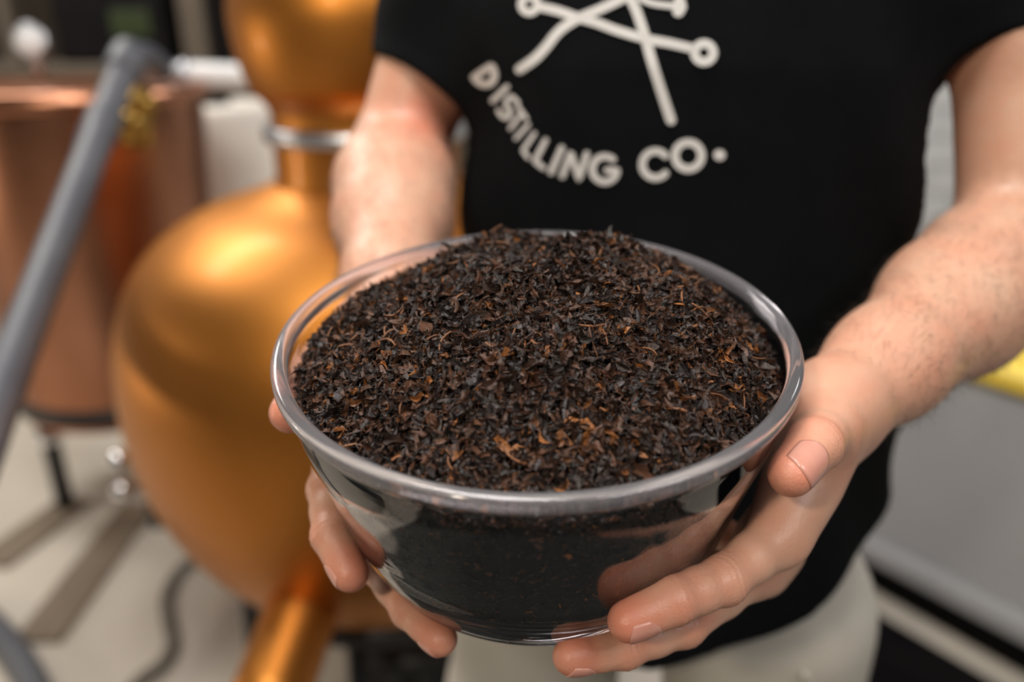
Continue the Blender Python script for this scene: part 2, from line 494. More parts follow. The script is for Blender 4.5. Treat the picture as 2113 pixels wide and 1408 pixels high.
def burner():
    c = AX + np.array([.05, -.05, 0])
    t = empty('gas_burner', c, 'black round gas burner on the floor under the copper pot still', 'burner')
    lathe('burner_plate', smooth_profile([(0, .20), (.12, .20), (.15, .185), (.15, .16), (.08, .14), (.05, .08), (.12, .02), (.14, 0)], 3), M['dark_steel'], t, c, seg=32)
    tube('feed_pipe', spline([c + [.1, -.05, .15], c + [.22, -.1, .14], c + [.40, -.05, .06]], 6), .014, M['dark_steel'], t, 10)
burner()

# rose copper tank on legs at the left
TX = np.array(P(258, 745, 2.32)); TX[2] = 0
def tank():
    t = empty('copper_tank', TX, 'tall rose copper tank on steel legs at the far left', 'tank')
    L = lambda n, p, m: lathe(n, p, m, t, TX, seg=72)
    L('shell', smooth_profile([(0, .33), (.24, .335), (.272, .345), (.282, .38), (.296, .80), (.312, 1.10), (.312, 1.17)], 6), M['copper_red'])
    L('top_rim', [(.30, 1.155), (.326, 1.155), (.331, 1.165), (.331, 1.195), (.316, 1.20), (.0, 1.205)], M['copper_red'])
    L('base_band', [(.28, .36), (.290, .36), (.291, .40), (.283, .405)], M['dark_steel'])
    for a in (215, 300, 30, 120):
        r = math.radians(a); c = TX + np.array([.23 * math.cos(r), .23 * math.sin(r), 0])
        g = tube('leg', [c + [0, 0, .35], c + [0, 0, 0.0]], .024, M['dark_steel'], t, 12)
        lathe('leg_clamp', smooth_profile([(.02, -.02), (.035, -.014), (.038, 0), (.035, .014), (.02, .02)], 3), M['chrome'], g, c + [0, 0, .25], seg=20)
    return t
tank()

# pale steel transfer pipe above the tank, brass valve, leaning grey pipe
a, b = P(310, 152, 2.12), P(508, 160, 2.12)
tr = empty('transfer_pipe', a - [0, 0, .02], 'pale horizontal steel pipe end above the copper tank', 'pipe')
tube('pipe_body', [a, b], .030, M['steel'], tr, 24)
dd = (b - a) / np.linalg.norm(b - a)
tube('riser', [a + dd * .03, (a + dd * .03) * [1, 1, 0] + [0, 0, 1.206]], .022, M['steel'], tr, 16)
lathe('end_cap', smooth_profile([(.029, -.16), (.033, -.158), (.033, .0), (.026, .008), (0, .010)], 3), M['white_disc'], tr, b, dd, 24)
lathe('clamp_ring', [(.028, -.012), (.040, -.012), (.040, .012), (.028, .012)], M['steel'], tr, a + dd * .10, dd, 24)

v = empty('brass_valve', P(283, 310, 1.85), 'yellow brass valve tube hanging on the copper tank', 'valve')
tube('valve_body', [P(283, 185, 1.85), P(283, 300, 1.85)], .034, M['brass'], v, 20)
lathe('union_nut', [(.03, -.018), (.046, -.018), (.046, .018), (.03, .018)], M['brass'], v, P(283, 215, 1.85), (0, 0, 1), 6)
lathe('bonnet', smooth_profile([(0, -.03), (.02, -.026), (.03, 0), (.02, .026), (0, .03)], 4), M['brass'], v, P(272, 256, 1.80), (0, -1, .3), 20)

g = empty('leaning_pipe', P(-60, 960, 1.08), 'long grey pipe leaning diagonally in front of the copper tank', 'pipe')
pl = spline([P(262, 128, 1.72), P(215, 245, 1.62), P(112, 520, 1.36), P(-5, 830, 1.10), P(-110, 1110, .95), np.array([-.93, .42, .031])], 8)
tube('pipe_body', pl, .030, M['grey_pipe'], g, 24)
ed = pl[1] - pl[0]
tube('elbow_arm', spline([pl[0], pl[0] + [0, .10, .01], [pl[0][0], TX[1] - .12, 1.235]], 6), .026, M['grey_pipe'], g, 16)
lathe('elbow_joint', smooth_profile([(0, -.045), (.03, -.04), (.038, -.02), (.038, .03), (.031, .04)], 4), M['grey_pipe'], g, pl[0], ed, 24)
lathe('coupling', [(.030, -.05), (.034, -.048), (.034, .048), (.030, .05)], M['grey_pipe'], g, P(205, 270, 1.60), ed, 24)

# shelf with dark equipment at the back wall
sh = empty('equipment_shelf', P(260, 125, 3.2) * [1, 1, 0], 'dim brown wooden shelf unit along the back wall', 'shelf')
z0 = P(260, 128, 3.2)[2]; ys = P(260, 128, 3.2)[1]
M['shelf'] = mat('brown_shelf_wood', (0.085, 0.065, 0.046), 0.7, 0, 6, None, (0.115, 0.09, 0.066), stretch=(1, 8, 8))
box('shelf_board', (-1.15, ys + .2, z0 - .03), (2.7, .5, .05), M['shelf'], sh)
box('shelf_board', (-1.15, ys + .2, z0 + .52), (2.7, .5, .05), M['shelf'], sh)
for px in (22, 405):
    q = P(px, 60, 3.16); box('shelf_post', (q[0], ys + .0, (z0 + .6) / 2), (.10 if px > 100 else .05, .06, z0 + .6), M['shelf'], sh)
box('back_panel', (-1.15, ys + .44, (z0 + .6) / 2), (2.7, .03, z0 + .6), M['shelf'], sh)

def casing(px0, px1, label, disp=False):
    a = P(px0, 95, 3.25); b = P(px1, 95, 3.25); c = (a + b) / 2
    h = .36; z = z0 - .005
    t = empty('control_cabinet', (c[0], ys + .15, z), label, 'cabinet', None)
    w = b[0] - a[0]
    box('casing', (c[0], ys + .15, z + h / 2), (w, .26, h), M['black'], t, bevel=.012)
    box('front_door', (c[0], ys + .013, z + h / 2), (w - .03, .012, h - .03), M['black'], t, bevel=.004)
    if disp: box('green_display', (c[0] + w * .18, ys + .004, z + h * .42), (w * .34, .01, h * .28), M['green_led'], t, bevel=.003)
casing(135, 368, 'wide black control cabinet with dim green display on the shelf', True)
casing(442, 492, 'narrow black control cabinet beside the shelf post')

# round white gauge at the top left
gp = P(66, 86, 2.0)
ga = empty('pressure_gauge', [gp[0], gp[1], 1.204], 'small round white gauge standing above the copper tank', 'gauge')
lathe('case', smooth_profile([(0, -.02), (.034, -.018), (.041, -.005), (.041, .015), (.038, .018)], 3), M['steel'], ga, gp, (0.1, -1, .25), 28)
lathe('dial', [(0, .017), (.038, .016), (.038, .010)], M['white_disc'], ga, gp, (0.1, -1, .25), 28)
tube('stem', [gp, [gp[0], gp[1], 1.204]], .012, M['steel'], ga, 10)

# cream drum seen between tank and pot
dc = P(478, 330, 2.75); dc[2] = 0
dr = empty('cream_drum', dc, 'cream white plastic drum between copper tank and pot still', 'drum')
hh = P(488, 205, 2.75)[2]
lathe('drum_body', smooth_profile([(0, 0), (.19, 0), (.205, .02), (.21, hh * .5), (.205, hh - .06), (.16, hh - .01), (0, hh)], 6), M['cream'], dr, dc, seg=48)
lathe('drum_cap', [(0, hh + .03), (.05, hh + .03), (.055, hh + .02), (.055, hh - .01)], M['black'], dr, dc + [-.02, -.05, 0], seg=24)
for zz in (.33, .66):
    lathe('drum_rib', [(.20, hh * zz - .012), (.216, hh * zz - .008), (.216, hh * zz + .008), (.20, hh * zz + .012)], M['cream'], dr, dc, seg=48)

# hose on the floor and the dark tube in the lower left corner
def floor_pt(px, py, z=0.016):
    d0 = np.array(P(px, py, 1.0)) - CAM
    return CAM + d0 * ((z - CAM[2]) / d0[2])
hs = tube('floor_hose', spline([floor_pt(*q) for q in ((470, 1120), (425, 1142), (372, 1180), (345, 1235), (350, 1290), (356, 1330), (335, 1372), (285, 1410), (230, 1470))], 8), .016, M['rubber'], None, 14)
tag(hs, 'grey rubber hose curving across the beige floor below the pot still', 'hose')
hs2 = tube('drain_hose', spline([floor_pt(-90, 1230, .033), floor_pt(-10, 1300, .033), floor_pt(45, 1370, .033), floor_pt(80, 1440, .033), floor_pt(100, 1520, .033)], 8), .032, M['grey_pipe'], None, 16)
tag(hs2, 'thick blue grey hose in the lower left corner of the floor', 'hose')

# soft shadows of the tank legs, shaped as thin brown floor strips
M['shadow_strip'] = mat('brown_leg_shadow', (0.16, 0.12, 0.085), 0.7, 0, 9, None, (0.22, 0.17, 0.12), stretch=(8, 1, 8))
def shadow_strip(pa, pb, label):
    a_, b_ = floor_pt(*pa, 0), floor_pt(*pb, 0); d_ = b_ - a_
    o = box('floor_shadow_strip', (*((a_ + b_) / 2)[:2], .009), (np.linalg.norm(d_), .11, .018), M['shadow_strip'], None, math.atan2(d_[1], d_[0]), .005)
    tag(o, label, 'shadow_strip')
shadow_strip((292, 1045), (78, 1330), 'brown strip standing in for a leg shadow on the floor nearest the pot still')
shadow_strip((165, 1035), (-20, 1170), 'brown strip standing in for a leg shadow at the left edge below the tank')

# grey cabinet at the right
def cabinet():
    A = np.array([.90, 1.61]); B = np.array([1.16, 1.265])
    dx = (B - A) / np.linalg.norm(B - A); nrm = np.array([-dx[1], dx[0]])   # points away from the camera
    if nrm[1] < 0: nrm = -nrm
    ang = math.atan2(dx[1], dx[0]); W = 1.5; D = .55; top = .655
    c = A - dx * .25 + dx * W / 2 + nrm * D / 2
    t = empty('grey_cabinet', (c[0], c[1], 0), 'low grey metal cabinet with yellow top edge at the right', 'cabinet')
    box('body', (c[0], c[1], (top + .17) / 2), (W, D, top - .17), M['grey_panel'], t, ang, .012)
    f = -nrm * .012
    box('lower_rail', (c[0] + f[0] * 3, c[1] + f[1] * 3, .15), (W + .02, D, .05), M['grey_panel'], t, ang, .008)
    box('plinth', (c[0] + nrm[0] * .02, c[1] + nrm[1] * .02, .065), (W - .04, D - .04, .13), M['black'], t, ang, .006)
    box('yellow_edge', (c[0] + f[0], c[1] + f[1], top + .018), (W + .02, D + .01, .04), M['yellow'], t, ang, .008)
    b = empty('orange_case', (c[0] + .25, c[1] - .0, top + .038), 'small orange case standing on the grey cabinet', 'case')
    box('case_body', (c[0] + .32, c[1] + .06, top + .038 + .07), (.3, .2, .14), M['orange'], b, ang, .015)
    box('case_lid', (c[0] + .32, c[1] + .06, top + .038 + .155), (.305, .205, .03), M['dark_steel'], b, ang, .01)
    m_ = box('floor_mat_or_added_sheet', (.12, .08, .003), (1.7, 1.7, .006), M['mat'], None, 0, .002)  # unseen sheet, added so the bowl's glass reflects a darker floor
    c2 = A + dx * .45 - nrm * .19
    m2 = box('floor_mat_or_added_sheet', (c2[0], c2[1], .0035), (.95, .30, .007), M['black'], None, ang, .002)
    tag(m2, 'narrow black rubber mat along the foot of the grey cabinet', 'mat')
    tag(m_, 'wide dark grey sheet added under the person to darken the bowl reflection', 'mat')
cabinet()

# ------------------------------------------------------------------ bowl frame
BC = P(1103.2, 679.1, .4026)
def _bowl_axes(tx, ty):
    cx, sx, cy, sy = math.cos(tx), math.sin(tx), math.cos(ty), math.sin(ty)
    return np.array([[cy, 0, sy], [0, 1, 0], [-sy, 0, cy]]) @ np.array([[1, 0, 0], [0, cx, -sx], [0, sx, cx]])
BM = _bowl_axes(.143, -.0199)
def B(x, y, z): return BC + BM @ np.array([x, y, z], float)
KH = .1513 / .14
OUT_R = [.1290, .1300, .1300, .1285, .1262, .1227, .1139, .1056, .0959, .0827, .072, .064, .060, .054, .050, 0]
OUT_H = [.0, -.0012, -.0052, -.0068, -.0128, -.0324, -.0648, -.0973, -.1189, -.1351, -.1459, -.1505, -.1513, -.1513, -.1503, -.1500]
def r_out(h): return np.interp(-h, -np.array([0, -.006, -.012, -.03, -.06, -.09, -.11, -.125, -.135, -.14]) * KH, [.13, .1297, .126, .1227, .1139, .1056, .0959, .0827, .072, .06])
def bowl_normal(p):
    q = (np.asarray(p) - BC) @ BM; rho = math.hypot(q[0], q[1]); e = 1e-3
    sl = (r_out(q[2] + e) - r_out(q[2] - e)) / (2 * e)
    if q[2] < -.149: n = np.array([0, 0, -1.0])
    else: n = np.array([q[0] / rho, q[1] / rho, -sl])
    return BM @ (n / np.linalg.norm(n))

# ------------------------------------------------------------------ the person
TC = np.array([.146, .69]); YAW = math.radians(15)
def TL(x, y, z):
    """torso frame: x to the person's left, y to the back"""
    c, s = math.cos(YAW), math.sin(YAW)
    return np.array([TC[0] + c * x + s * y, TC[1] - s * x + c * y, z])
person = empty('person', TL(0, 0.02, 0), 'person in black printed T-shirt and beige trousers holding the glass bowl', 'person')

mm = .001
# fingers: joints from knuckle to tip with radii
SH_R, SH_L = TL(.215, .02, 1.50), TL(-.165, .03, 1.50)     # image right / image left
EL_R, WR_R = P(2095, 520, .60), P(1728, 838, .445)
EL_L, WR_L = P(818, 335, .72), P(800, 665, .535)
RIGHT = dict(
    thumb=[(P(1702, 850, .432), 15.5), (P(1702, 888, .402), 13.5), (P(1681, 918, .369), 11.8), (P(1634, 977, .352), 9.8)],
    index=[(P(1604, 1108, .395), 13.0), (P(1492, 1199, .370), 10.8), (P(1388, 1240, .356), 10.2), (P(1300, 1281, .3505), 8.9)],
    middle=[(P(1560, 1175, .425), 12.5), (P(1410, 1290, .397), 10.4), (P(1288, 1337, .382), 9.4), (P(1182, 1355, .3745), 8.4)],
    ring=[(P(1570, 1180, .458), 12.0), (B(.082, -.012, -.158), 9.8), (B(.054, -.020, -.1635), 8.8), (B(.032, -.024, -.161), 8.0)],
    pinky=[(P(1590, 1150, .488), 11.0), (B(.088, .030, -.150), 8.8), (B(.067, .026, -.1605), 8.0), (B(.050, .020, -.1605), 7.2)])
LEFT = dict(
    thumb=[(P(716, 742, .50), 15.5), (P(668, 782, .462), 13.0), (P(628, 818, .425), 11.4), (P(600, 852, .396), 9.6)],
    index=[(P(700, 905, .468), 12.5), (P(676, 1010, .432), 10.4), (P(684, 1105, .408), 9.8), (P(722, 1181, .396), 8.8)],
    middle=[(P(730, 985, .480), 12.0), (P(778, 1165, .440), 10.0), (P(845, 1260, .4185), 9.0), (P(907, 1318, .4000), 8.2)],
    ring=[(P(760, 985, .505), 11.5), (B(-.072, .010, -.158), 9.6), (B(-.046, -.004, -.1625), 8.6), (B(-.026, -.012, -.1605), 7.8)],
    pinky=[(P(790, 950, .525), 10.5), (B(-.070, .045, -.152), 8.6), (B(-.052, .035, -.161), 7.8), (B(-.038, .026, -.160), 7.0)])

def hand_field(G, fingers, wrist, elbow):
    palm = G.new()
    for p in arm_prims(wrist, elbow): add_prim(G, palm, p, .02)
    mc = [fingers[n][0] for n in ('index', 'middle', 'ring', 'pinky')]
    wc = np.array(wrist)
    ax = (mc[1][0] - mc[3][0]); ax = ax / np.linalg.norm(ax)
    for i, (q, r) in enumerate(mc):
        w0 = wc + ax * (.018 - .012 * i)
        add_prim(G, palm, ('cone', w0, np.array(q), .0185, r * mm * 1.12), .016)
    for i in range(3):
        a, b = np.array(mc[i][0]), np.array(mc[i + 1][0])
        add_prim(G, palm, ('cone', a * .85 + wc * .15, b * .85 + wc * .15, .0125, .0125), .014)
    th = fingers['thumb']
    add_prim(G, palm, ('cone', wc * .55 + np.array(th[0][0]) * .45, th[0][0], .021, th[0][1] * mm), .016)
    add_prim(G, palm, ('cone', th[0][0], th[1][0], th[0][1] * mm, th[1][1] * mm), .014)
    # web between thumb and index
    add_prim(G, palm, ('cone', np.array(th[0][0]) * .6 + np.array(th[1][0]) * .4, np.array(mc[0][0]) * .6 + wc * .4, .012, .013), .022)
    out = palm.copy()
    for n, f in fingers.items():
        pts = np.array([q for q, r in f])
        lo, hi = pts.min(0) - .035, pts.max(0) + .035
        sl = G.sl(lo, hi); X = G.xyz(sl)
        A = None
        f2 = f[1:] if n == 'thumb' else f
        for (a, ra), (b, rb) in zip(f2[:-1], f2[1:]):
            am, bm_ = np.array(a), np.array(b)
            # phalanx slightly waisted between thick joints
            mid = (am + bm_) / 2; rm = (ra + rb) / 2 * .955
            for (u, ru), (w, rw) in (((am, ra), (mid, rm)), ((mid, rm), (bm_, rb))):
                d = sd_cone(X, u, w, ru * mm, rw * mm)
                A = d if A is None else smin(A, d, .004)
            # fleshy pad on the palm side
        tip, rt = f[-1]; prv = np.array(f[-2][0]); axis = (np.array(tip) - prv); axis = axis / np.linalg.norm(axis)
        A = smin(A, sd_cone(X, np.array(tip) - axis * .004, np.array(tip) + axis * .0015, rt * mm * 1.03, rt * mm * .93), .003)
        out[sl] = np.minimum(out[sl], smin(palm[sl], A, .009))
    return out

def arm_prims(wrist, elbow):
    w, e = np.array(wrist), np.array(elbow); d = e - w
    ax = d / np.linalg.norm(d)
    u, v, _ = basis(ax)
    return [('cone', w, w + d * .22, .0265, .031), ('cone', w + d * .22, w + d * .58, .031, .045),
            ('cone', w + d * .58, w + d * .82, .045, .049), ('cone', w + d * .82, e, .049, .041)]

def crease(V, fingers):
    """shallow skin folds around the finger joints"""
    D = np.zeros_like(V)
    for n, f in fingers.items():
        for i in (1, 2):
            q = np.array(f[i][0]); a = np.array(f[i + 1][0]) - np.array(f[i - 1][0]); a /= np.linalg.norm(a)
            v = V - q; s_ = v @ a; rv = v - s_[:, None] * a; rad = np.linalg.norm(rv, axis=1)
            R_ = f[i][1] * mm
            m = (np.abs(s_) < .012) & (rad < R_ * 1.5)
            w = np.zeros(len(V)); th = np.arctan2(v @ basis(a)[0], v @ basis(a)[1])
            ss = s_ + .0010 * np.sin(3 * th + i)
            w[m] = -.00034 * np.exp(-(ss[m] / .0042) ** 2) * (.5 + .5 * np.cos(ss[m] * 2 * math.pi / .0034)) ** 2 + .0004 * np.exp(-(s_[m] / .007) ** 2)
            D += (rv / np.maximum(rad, 1e-6)[:, None]) * w[:, None]
    return V + D

CUT = .30   # the fine mesh reaches this far up the forearm
def build_body():
    parts = []
    for fingers, w, e in ((RIGHT, WR_R, EL_R), (LEFT, WR_L, EL_L)):
        pts = np.array([q for f in fingers.values() for q, r in f] + [w, w + (e - w) * CUT])
        G = Grid(pts.min(0) - .05, pts.max(0) + .05, .00095)
        A = hand_field(G, fingers, w, e)
        V, F = surface_nets(A, G)
        d = (e - w) / np.linalg.norm(e - w); L = np.linalg.norm(e - w)
        c = V[F].mean(1)
        F = F[((c - w) @ d) < CUT * L]
        V, F = compact(V, F)
        V = crease(relax(V, F, 3, .45), fingers)
        parts.append((V, F))
    G = Grid((-.28, .40, .80), (.58, .98, 2.0), .004)
    A = G.new()
    for sh, el, w in ((SH_R, EL_R, WR_R), (SH_L, EL_L, WR_L)):
        for p in arm_prims(w, el): add_prim(G, A, p, .02, .03)
    for sh, el, w in ((SH_R, EL_R, WR_R), (SH_L, EL_L, WR_L)):
        mid = (sh + el) / 2
        C = G.new()
        add_prim(G, C, ('cone', el, mid, .040, .045), .02, .03)
        add_prim(G, C, ('cone', mid, sh, .045, .052), .02, .03)
        A[:] = smin(A, C, .018)
    E3 = [TL(1, 0, 0) - TL(0, 0, 0), TL(0, 1, 0) - TL(0, 0, 0), np.array([0, 0, 1.0])]
    for c, r in ((TL(0, 0, 1.02), (.165, .095, .20)), (TL(0, 0, 1.28), (.170, .098, .20)), (TL(0, .015, 1.44), (.165, .07, .10))):
        add_prim(G, A, ('ell', c, E3, r), .04, .05)
    add_prim(G, A, ('cone', TL(0, .02, 1.50), TL(0, -.005, 1.63), .060, .056), .04, .05)
    # head, out of frame: skull, jaw, nose, ears, brow
    for p, k in ((('ell', TL(0, .0, 1.755), E3, (.076, .097, .105)), .03), (('ell', TL(0, -.035, 1.69), E3, (.056, .058, .06)), .03),
                 (('cone', TL(0, -.098, 1.745), TL(0, -.112, 1.715), .009, .014), .012), (('cone', TL(-.03, -.083, 1.765), TL(.03, -.083, 1.765), .012, .012), .015),
                 (('cone', TL(-.022, -.086, 1.672), TL(.022, -.086, 1.672), .009, .009), .008),
                 (('ell', TL(.078, .01, 1.74), E3, (.010, .02, .032)), .008), (('ell', TL(-.078, .01, 1.74), E3, (.010, .02, .032)), .008)):
        add_prim(G, A, p, k, .04)
    V, F = surface_nets(A, G)
    c = V[F].mean(1)
    keep = np.ones(len(F), bool)
    for w, e in ((WR_R, EL_R), (WR_L, EL_L)):
        d = (e - w) / np.linalg.norm(e - w); L = np.linalg.norm(e - w)
        s_ = (c - w) @ d; rad = np.linalg.norm((c - w) - s_[:, None] * d, axis=1)
        keep &= ~((s_ < CUT * L - .004) & (rad < .09) & (s_ > -.3))
    V, F = compact(V, F[keep])
    V = relax(V, F, 3, .5)
    parts.append((V, F))
    n = 0; Vs, Fs = [], []
    for V, F in parts: Vs.append(V); Fs.append(F + n); n += len(V)
    V, F = np.concatenate(Vs), np.concatenate(Fs)
    o = np_mesh('body', V, F, M['skin'], person)
    # warmth of tips and knuckles
    fl_ = np.zeros(len(V))
    for H in (RIGHT, LEFT):
        for n_, f in H.items():
            for i, (q, r) in enumerate(f):
                d = np.linalg.norm(V - np.array(q), axis=1)
                fl_ = np.maximum(fl_, (.62 if i == 3 else .38 if i else .25) * np.exp(-(d / (.016 if i == 3 else .014)) ** 2))
    for w in (WR_R, WR_L):
        d = np.linalg.norm(V - w, axis=1); fl_ += .10 * np.exp(-(d / .08) ** 2)
    fl_ += .45 * np.exp(-(np.linalg.norm(V - P(862, 262, .67), axis=1) / .03) ** 2)
    at = o.data.attributes.new('flush', 'FLOAT', 'POINT'); at.data.foreach_set('value', fl_.astype(np.float32))
    return o
body = build_body()

# fingernails, laid on the finger's own surface
def body_bvh():
    me = body.data
    co = np.empty(len(me.vertices) * 3, np.float32); me.vertices.foreach_get('co', co)
    pf = np.empty(len(me.polygons) * 4, np.int32); me.polygons.foreach_get('vertices', pf)
    return BVHTree.FromPolygons(co.reshape(-1, 3).tolist(), pf.reshape(-1, 4).tolist()), co.reshape(-1, 3), pf.reshape(-1, 4)
BBVH, BCO, BPF = body_bvh()
def nail(tip, prev, r, dorsal, w=1.0, ln=1.0):
    tip, prev = np.array(tip), np.array(prev)
    a = tip - prev; a = a / np.linalg.norm(a)
    n = np.array(dorsal) - a * (np.array(dorsal) @ a); n = n / np.linalg.norm(n); s = np.cross(a, n)
    rad = r * mm; nu, nv = 13, 13
    V, F = [], []
    x0, x1 = -1.15 * rad * ln, .52 * rad
    for layer in (1, 0):
        for i in range(nv):
            t = i / (nv - 1)                       # cuticle -> free edge
            for j in range(nu):
                u = j / (nu - 1) * 2 - 1
                th = u * w * (1 - .10 * (1 - t))
                cut = .55 * rad * (u * u) * (1 - t) ** 1.5      # rounded cuticle
                end = -.30 * rad * (u * u) * t ** 2             # rounded free edge
                x = x0 + (x1 - x0) * t + cut + end
                d = math.cos(th) * n + math.sin(th) * s
                c = tip + a * min(x, 0.0)
                if x > 0: d = d * math.cos(min(1, x / rad)) + a * math.sin(min(1, x / rad)); d = d / np.linalg.norm(d)
                hit = BBVH.ray_cast(Vector(c + d * .03), Vector(-d))
                p = np.array(hit[0]) if hit[0] is not None and (hit[0] - Vector(c)).length < rad * 1.5 else c + d * rad
                edge = 1 - max(abs(u), 1 - t) ** 6
                lift = .00012 + .00032 * edge 
                V.append(p + d * (lift if layer else -.0006))
    o = nu * nv
    for i in range(nv - 1):
        for j in range(nu - 1):
            k = i * nu + j
            F.append((k, k + 1, k + nu + 1, k + nu)); F.append((o + k, o + k + nu, o + k + nu + 1, o + k + 1))
    ring = [j for j in range(nu)] + [i * nu + nu - 1 for i in range(1, nv)] + [(nv - 1) * nu + j for j in range(nu - 2, -1, -1)] + [i * nu for i in range(nv - 2, 0, -1)]
    for k in range(len(ring)):
        p, q = ring[k], ring[(k + 1) % len(ring)]
        F.append((p, o + p, o + q, q))
    return mesh('fingernail', V, F, M['nail'], body)
for H, side in ((RIGHT, 1), (LEFT, -1)):
    for n_, f in H.items():
        tip, r = f[-1]; prev = f[-2][0]
        dz = bowl_normal(tip)
        if n_ == 'thumb': dz = (-FW * .75 + RT * .55 + UP * .45) if side == 1 else (-RT * .8 + UP * .3 + FW * .4)
        nail(tip, prev, r, dz, 1.08 if n_ == 'thumb' else .92, 1.35 if n_ == 'thumb' else 1.0)

# fine dark hair on the forearms
def arm_hair():
    r = np.random.default_rng(17)
    c = BCO[BPF].mean(1); e1 = BCO[BPF[:, 1]] - BCO[BPF[:, 0]]; e2 = BCO[BPF[:, 3]] - BCO[BPF[:, 0]]
    nr = np.cross(e1, e2); ar = np.linalg.norm(nr, axis=1); nr = nr / np.maximum(ar, 1e-12)[:, None]
    for w, e in ((WR_R, EL_R), (WR_L, EL_L)):
        d = e - w; L = np.linalg.norm(d); d = d / L
        s_ = (c - w) @ d; rad = np.linalg.norm(c - w - s_[:, None] * d, axis=1)
        wt = ar * ((s_ > -.005) & (s_ < L * .95) & (rad < .075)) * np.clip((s_ + .005) / .04, 0, 1) * (.35 + .65 * np.clip(.5 - nr[:, 0] * np.sign(w[0] - .02) * -.5 + nr[:, 2] * .2, 0, 1))
        n = 4200
        k = r.choice(len(c), n, p=wt / wt.sum())
        p, nn = c[k] + r.normal(0, .0012, (n, 3)), nr[k]
        dirn = -d * .8 + nn * r.uniform(.15, .5, n)[:, None] + r.normal(0, .32, (n, 3)); dirn /= np.linalg.norm(dirn, axis=1)[:, None]
        ln = r.uniform(.006, .015, n)
        V = np.empty((n, 4, 3, 3))
        sd = np.cross(dirn, nn); sd /= np.linalg.norm(sd, axis=1)[:, None]; up = np.cross(sd, dirn)
        for i, t in enumerate((0, .35, .7, 1.0)):
            ctr = p + dirn * (ln * t)[:, None] - nn * (ln * .22 * t * t)[:, None]
            wd = .000085 * (1.05 - t)
            for j in range(3):
                a = 2 * math.pi * j / 3
                V[:, i, j] = ctr + sd * (wd * math.cos(a)) + up * (wd * math.sin(a))
        q = np.array([[i * 3 + j, i * 3 + (j + 1) % 3, (i + 1) * 3 + (j + 1) % 3, (i + 1) * 3 + j] for i in range(3) for j in range(3)])
        F = (np.arange(n)[:, None, None] * 12 + q[None]).reshape(-1, 4)
        o = np_mesh('arm_hair', V.reshape(-1, 3), F, M['hair'], body); o['kind'] = 'stuff'
arm_hair()

# ---- T-shirt
def torso_ab(z):
    a = np.interp(z, [.70, .84, .98, 1.15, 1.32, 1.42, 1.50, 1.56], [.222, .220, .206, .190, .194, .192, .165, .10])
    b = np.interp(z, [.70, .84, .98, 1.15, 1.32, 1.42, 1.50, 1.56], [.142, .140, .124, .116, .122, .112, .085, .06])
    return a, b

def build_shirt():
    G = Grid((-.30, .42, .76), (.62, .98, 1.62), .0034)
    sl = tuple(slice(0, int(n)) for n in G.n); X = G.xyz(sl)
    c, s = math.cos(YAW), math.sin(YAW)
    x = (X[0] - TC[0]) * c - (X[1] - TC[1]) * s
    y = (X[0] - TC[0]) * s + (X[1] - TC[1]) * c
    z = X[2]
    a, b = torso_ab(z)
    # folds: soft drapes pulling from the armpits and a loose lower hem
    ang = np.arctan2(y / b, x / a)
    fold = .0045 * np.sin(7 * ang + 9 * z + 1.2 * np.sin(6 * z)) * np.clip((1.25 - z) / .35, 0, 1)
    fold = fold + .004 * np.sin(38 * (z + .9 * np.abs(x)) + 2 * ang) * np.exp(-((np.abs(x) - .17) / .05) ** 2) * np.clip((z - .95) / .2, 0, 1)
    fold = fold + .0025 * np.sin(21 * x - 14 * z + 2.5 * np.sin(9 * z))
    q = np.sqrt((x / a) ** 2 + (y / b) ** 2 + 1e-9)
    d = (q - 1) * (b * .6 + a * .4) * .85 - fold
    def solid(off, zlo, sleeve_ext):
        D = np.maximum(d + off, zlo - z).astype(np.float32)
        D = np.maximum(D, z - 1.555)
        for sh, el, t in ((SH_R, EL_R, SLEEVE_R), (SH_L, EL_L, SLEEVE_L)):
            e = sh + (el - sh) * (t + sleeve_ext); ax = (e - sh); L = np.linalg.norm(ax); ax = ax / L
            px, py, pz = X[0] - sh[0], X[1] - sh[1], X[2] - sh[2]
            h = px * ax[0] + py * ax[1] + pz * ax[2]
            rr = np.sqrt(np.maximum((px - h * ax[0]) ** 2 + (py - h * ax[1]) ** 2 + (pz - h * ax[2]) ** 2, 1e-10))
            wav = .003 * np.sin(60 * h + 25 * px - 20 * py)
            rad = .068 - .014 * np.clip(h / .16, 0, 1.2) - off
            cyl = np.maximum(rr - rad - wav, h - L)
            cyl = np.where(h < 0, np.sqrt(px ** 2 + py ** 2 + pz ** 2) - rad, cyl)
            D = np.where(z > 1.1, smin(D, cyl, .045), D) if sleeve_ext == 0 else smin(D, cyl, .045)
        nk = np.sqrt((x) ** 2 + (y - .0) ** 2 + (z - 1.54) ** 2)
        tr = TL(.0, .03, 1.505)
        cone = sd_cone(X, TL(-.15, .03, 1.48), TL(.15, .03, 1.48), .055 - off, .055 - off)
        D = smin(D, cone, .05)
        return D, nk
    hem = .812 + .100 * np.clip(x / .19, 0, 1.15) ** 2 + .012 * np.clip(-x / .19, 0, 1.2) ** 2 + .004 * np.sin(9 * ang)
    o1, nk = solid(0.0, hem, 0.0)
    i1, _ = solid(0.0065, .6, .3)
    D = np.maximum(o1, -i1)
    D = np.maximum(D, .075 - nk)             # neck opening
    V, F = surface_nets(D, G)
    V, F = compact(V, F)
    V = relax(V, F, 3, .5)
    return np_mesh('t_shirt', V, F, M['shirt'], person)
SLEEVE_R, SLEEVE_L = .52, .72
shirt = build_shirt()

